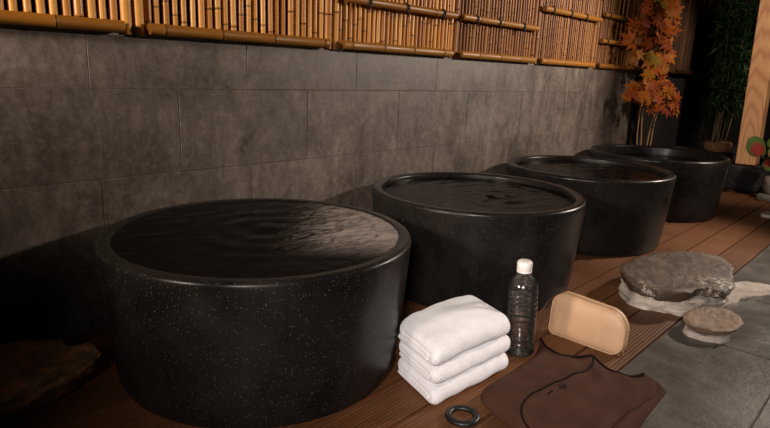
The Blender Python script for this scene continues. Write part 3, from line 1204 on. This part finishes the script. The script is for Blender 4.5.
# ------------------------------------------------------------------ far right corner
bm = bmesh.new()
box(bm, 5.44, 7.9, -0.60, -0.56, -0.003, 0.30, 0.01)
box(bm, 5.40, 5.44, -0.60, 0.0, -0.003, 0.30, 0.01)
pl = obj('raised_planter', bm, 'dark_stone', smooth=False)
tag(pl, 'low dark stone planting bed behind the farthest tub', 'planter')
bm = bmesh.new()
NX, NY = 50, 14
g = [[bm.verts.new((5.435 + 2.465 * i / NX, -0.565 + 0.56 * j / NY, 0.285 + 0.02 * noise.noise((i * .5, j * .6, 1)))) for j in range(NY + 1)] for i in range(NX + 1)]
for i in range(NX):
    for j in range(NY):
        bm.faces.new((g[i][j], g[i + 1][j], g[i + 1][j + 1], g[i][j + 1]))
so = obj('soil', bm, 'soil', pl)
so['kind'] = 'stuff'

# post on its stone
bm = bmesh.new()
box(bm, 6.335, 6.70, -1.01, -0.665, 0.0, 0.232, 0.016, 3)
for v_ in bm.verts:
    v_.co += 0.008 * noise.noise_vector(v_.co * 9)
    v_.co.z = max(v_.co.z, -0.003)
o = obj('plinth_stone', bm, 'dark_stone')
tag(o, 'black stone block under the timber post', 'stone block')
bm = bmesh.new()
box(bm, -0.085, 0.085, -0.085, 0.085, 0.0, 2.2, 0.006, 2)
o = obj('timber_post', bm, 'cedar', smooth=False)
o.location = (6.50, -0.825, 0.243)
o.rotation_euler = (-0.026, 0, 0.0)
tag(o, 'light timber post standing on the black stone block', 'post')

# maple
mp = thing('maple_tree', 'slim maple with orange red leaves behind the farthest tub', 'tree', (5.60, -0.16, 0.28))
O = Vector((5.66, -0.16, 0.28))
stems = [[(5.585, -0.150, 0.27), (5.585, -0.145, 0.45), (5.605, -0.118, 0.64), (5.650, -0.100, 0.82), (5.725, -0.100, 1.09), (5.798, -0.10, 1.36), (5.858, -0.10, 1.70)],
         [(5.61, -0.185, 0.27), (5.62, -0.190, 0.42), (5.67, -0.185, 0.60), (5.735, -0.195, 0.77), (5.79, -0.16, 1.0), (5.86, -0.14, 1.28)],
         [(5.64, -0.20, 0.27), (5.65, -0.21, 0.42), (5.72, -0.20, 0.66), (5.80, -0.24, 0.85)],
         [(5.56, -0.145, 0.27), (5.565, -0.11, 0.5), (5.585, -0.10, 0.86), (5.61, -0.10, 0.95)]]
for s in stems:
    bm = bmesh.new()
    sp = smooth_path([Vector(p) - O for p in s], 5)
    tube(bm, sp, [0.0085 * (1 - 0.6 * i / len(sp)) for i in range(len(sp))], 7)
    obj('stem', bm, 'twig', mp)
CL_LEFT = [[5.246, -0.17, 0.883], [5.322, -0.17, 0.917], [5.439, -0.17, 0.849], [5.165, -0.17, 1.223], [5.264, -0.17, 1.308], [5.226, -0.17, 1.464], [5.233, -0.17, 1.559], [5.453, -0.17, 1.171], [5.186, -0.17, 1.398], [5.671, -0.17, 0.866], [5.47, -0.17, 1.646], [5.625, -0.17, 1.564]]
CL = [[5.864, -0.03, 1.667], [5.802, -0.04, 1.592], [5.92, -0.079, 1.616], [5.963, -0.143, 1.565], [5.868, -0.056, 1.524], [5.762, -0.05, 1.5], [5.713, -0.06, 1.426], [5.787, -0.05, 1.412], [5.884, -0.125, 1.382], [5.899, -0.167, 1.311], [5.729, -0.05, 1.194], [5.8, -0.115, 1.162], [5.785, -0.06, 1.269], [5.865, -0.151, 1.255], [5.725, -0.062, 1.086], [5.794, -0.153, 1.037], [5.745, -0.127, 0.962], [5.804, -0.202, 0.93], [5.696, -0.07, 0.977], [5.603, -0.05, 0.865], [5.567, -0.05, 0.88], [5.754, -0.176, 0.855], [5.828, -0.26, 0.842], [5.859, -0.311, 0.79], [5.779, -0.234, 0.767], [5.727, -0.135, 0.89], [5.885, -0.05, 1.722], [5.956, -0.091, 1.69], [5.76, -0.092, 1.106], [5.70, -0.10, 0.90], [5.76, -0.20, 0.90], [5.70, -0.12, 0.93]] + CL_LEFT


def maple_leaf(bm, ly, c, nrm, upv, size, tv_):
    n_ = nrm.normalized()
    u = (upv - n_ * upv.dot(n_)).normalized()
    w = n_.cross(u)
    lobes = [(0, 1.0), (42, 0.86), (85, 0.62), (128, 0.36)]
    pts = []
    for sgn in (1, -1):
        seq = lobes if sgn == 1 else lobes[::-1]
        for a, r in seq:
            if sgn == -1 and a == 0:
                continue
            pts.append((sgn * a, r))
    full = []
    pts = sorted(pts)
    for i, (a, r) in enumerate(pts):
        if i:
            full.append(((a + pts[i - 1][0]) / 2, 0.42))
        full.append((a - 11, r * 0.66))
        full.append((a, r))
        full.append((a + 11, r * 0.66))
    full.append((180, 0.10))
    cv = bm.verts.new(c)
    vv = []
    for a, r in full:
        a = math.radians(a)
        p = c + size * r * (math.cos(a) * u + math.sin(a) * w) - n_ * size * 0.22 * r * r
        vv.append(bm.verts.new(p))
    fs = [bm.faces.new((cv, vv[i], vv[(i + 1) % len(vv)])) for i in range(len(vv))]
    paint(fs, ly, tv_)


bm = bmesh.new()
ly = tone(bm)
tw = bmesh.new()
for c in CL:
    c = Vector(c) - O + Vector((0.06, 0, 0))
    c = c + Vector((-0.155, 0.0, -0.01))
    for k in range(4):
        p = c + Vector((random.gauss(0, 0.06), random.gauss(0, 0.05) - 0.02, random.gauss(0, 0.04)))
        p.y = min(p.y, -0.165 - O.y)
        nrm = Vector((-0.7 + random.uniform(-.6, .6), -0.7 + random.uniform(-.6, .6), random.uniform(-0.1, 0.8)))
        upv = Vector((random.uniform(-0.6, 0.6), random.uniform(-0.6, 0.6), random.uniform(-1, 0.6)))
        zt = (c.z - 0.5)
        tv_ = random.uniform(0.0, 0.75) + (0.25 if 0.75 < c.z < 0.95 or c.z > 1.28 else -0.03)
        maple_leaf(bm, ly, p, nrm, upv, random.uniform(0.075, 0.125), min(1, max(0, tv_)))
        tube(tw, [c + (p - c) * 0.0, c + (p - c) * 0.5 + Vector((0, 0, 0.01)), p], 0.0018, 5)
obj('foliage', bm, 'maple_leaf', mp, smooth=False)
obj('twigs', tw, 'twig', mp)

# green bamboo plant in a woven pot
bp = thing('bamboo_plant', 'dark green potted bamboo in a round brown pot beside the post', 'plant', (7.0, -0.42, 0.285))
bm = bmesh.new()
lathe(bm, [(0.0, 0.0), (0.10, 0.0), (0.128, 0.03), (0.140, 0.07), (0.134, 0.095), (0.126, 0.10), (0.115, 0.094), (0.11, 0.08), (0.0, 0.075)], 40)
for v_ in bm.verts:
    v_.co += 0.006 * noise.noise_vector(v_.co * 18)
obj('pot', bm, 'woven_pot', bp, label='round brown woven pot')
canes = []
for k in range(11):
    a = random.uniform(0, 2 * PI)
    b0 = Vector((0.06 * math.cos(a), 0.06 * math.sin(a), 0.07))
    tp = Vector((random.uniform(0.08, 0.42), random.uniform(-0.16, 0.18), random.uniform(1.2, 1.75)))
    pth = smooth_path([b0, b0.lerp(tp, 0.35) + Vector((-0.03, -0.02, 0.0)), b0.lerp(tp, 0.7), tp], 6)
    canes.append(pth)
    bm = bmesh.new()
    tube(bm, pth, [0.006 * (1 - 0.6 * i / len(pth)) for i in range(len(pth))], 6)
    obj('cane', bm, 'green_cane', bp)
bm = bmesh.new()
ly = tone(bm)
for k in range(1700):
    pth = random.choice(canes)
    s = random.uniform(0.22, 1.0) ** 0.8
    p = pth[min(len(pth) - 1, int(s * (len(pth) - 1)))] + Vector((random.gauss(0, 0.065), random.gauss(0, 0.065), random.gauss(0, 0.05)))
    if p.y > 0.36:
        p.y = 0.36 - random.uniform(0, 0.1)
    d = Vector((random.uniform(-1, 1), random.uniform(-1, 1), random.uniform(-0.9, 0.5))).normalized()
    s_ = d.cross(Vector((random.uniform(-1, 1), random.uniform(-1, 1), 1))).normalized()
    L, W = random.uniform(0.07, 0.14), random.uniform(0.009, 0.016)
    dr = Vector((0, 0, -0.25 * L))
    vv = [bm.verts.new(q_) for q_ in (p, p + d * L * 0.35 + s_ * W, p + d * L + dr, p + d * L * 0.35 - s_ * W)]
    paint([bm.faces.new(vv)], ly, random.random() ** 1.5)
obj('foliage', bm, 'bamboo_leaf', bp, smooth=False)

# pale ledge stone, pot with red and green leaves, small pale stone at the edge
bm = bmesh.new()
box(bm, 5.93, 6.22, -1.42, -1.055, 0.0, 0.055, 0.012, 2)
for v_ in bm.verts:
    v_.co += 0.006 * noise.noise_vector(v_.co * 11)
    v_.co.z = max(0.0, v_.co.z)
o = obj('ledge_stone', bm, 'grey_stone')
tag(o, 'grey stone slab under the potted red and green plant', 'stone slab')
pt = thing('potted_plant', 'pale pot plant with large red and green leaves at the right edge', 'plant', (6.06, -1.16, 0.058))
bm = bmesh.new()
lathe(bm, [(0.0, 0.0), (0.055, 0.0), (0.075, 0.02), (0.098, 0.07), (0.102, 0.11), (0.088, 0.145), (0.080, 0.155), (0.072, 0.15), (0.07, 0.13), (0.0, 0.12)], 40)
obj('pot', bm, 'ceramic', pt, label='round pale ceramic pot')


def big_leaf(parent, base, c, nrm, upv, size):
    bm = bmesh.new()
    ly = tone(bm)
    n_ = Vector(nrm).normalized()
    u = (Vector(upv) - n_ * Vector(upv).dot(n_)).normalized()
    w = n_.cross(u)
    c = Vector(c)
    rings = []
    NA = 28
    for f_ in (0.0, 0.35, 0.62, 0.8, 1.0):
        row = []
        for k in range(NA):
            a = 2 * PI * k / NA
            r = size * f_ * (1.0 + 0.28 * math.cos(a) - 0.22 * math.exp(-((a - PI) / 0.35) ** 2) + 0.03 * math.sin(5 * a))
            row.append(bm.verts.new(c + r * (math.cos(a) * u + 0.82 * math.sin(a) * w) - n_ * (f_ ** 2) * size * 0.25 * abs(math.sin(a))))
            if f_ == 0.0:
                break
        rings.append((f_, row))
    for (f0, a), (f1, b) in zip(rings, rings[1:]):
        for k in range(NA):
            k2 = (k + 1) % NA
            fc = bm.faces.new((a[0], b[k], b[k2])) if len(a) == 1 else bm.faces.new((a[k], b[k], b[k2], a[k2]))
            for lp in fc.loops:
                d = (lp.vert.co - c).length / size
                g_ = min(1.0, d * 0.85 + 0.15 * noise.noise(lp.vert.co * 40))
                lp[ly] = (g_, g_, g_, 1)
    o = obj('leaf', bm, 'variegated_leaf', parent, angle=80)
    b2 = bmesh.new()
    cb = c - n_ * 0.012
    tube(b2, smooth_path([base, (Vector(base) + cb) / 2 + Vector((0.03, 0.02, 0.03)), cb], 5), 0.0035, 6)
    obj('leaf_stalk', b2, 'green_cane', o)


PO = Vector((6.06, -1.16, 0.058))
for c, nrm, upv, s in (((5.965, -0.998, 0.440), (-0.75, -0.55, 0.35), (0.2, 0.5, 0.8), 0.098), ((6.035, -1.085, 0.325), (-0.8, -0.4, 0.4), (0.4, -0.3, -0.7), 0.062),
                       ((6.03, -1.125, 0.40), (-0.6, -0.7, 0.5), (0.3, -0.6, 0.6), 0.085), ((6.12, -1.24, 0.36), (-0.3, -0.8, 0.6), (0.4, -0.7, 0.2), 0.085), ((6.14, -1.10, 0.48), (-0.5, -0.4, 0.8), (0.8, 0.3, 0.4), 0.085)):
    big_leaf(pt, (0, 0, 0.12), Vector(c) - PO, nrm, upv, s)
bm = blob([(5.19, -1.255), (5.27, -1.235), (5.36, -1.27), (5.34, -1.34), (5.25, -1.36), (5.19, -1.31)], 0.0, 0.022, -0.03, 0.03, 21.0, 0.006, topn=0.003)
o = obj('pale_stone', bm, 'pale_stone')
tag(o, 'small pale flat stone on the deck at the right edge', 'stone')
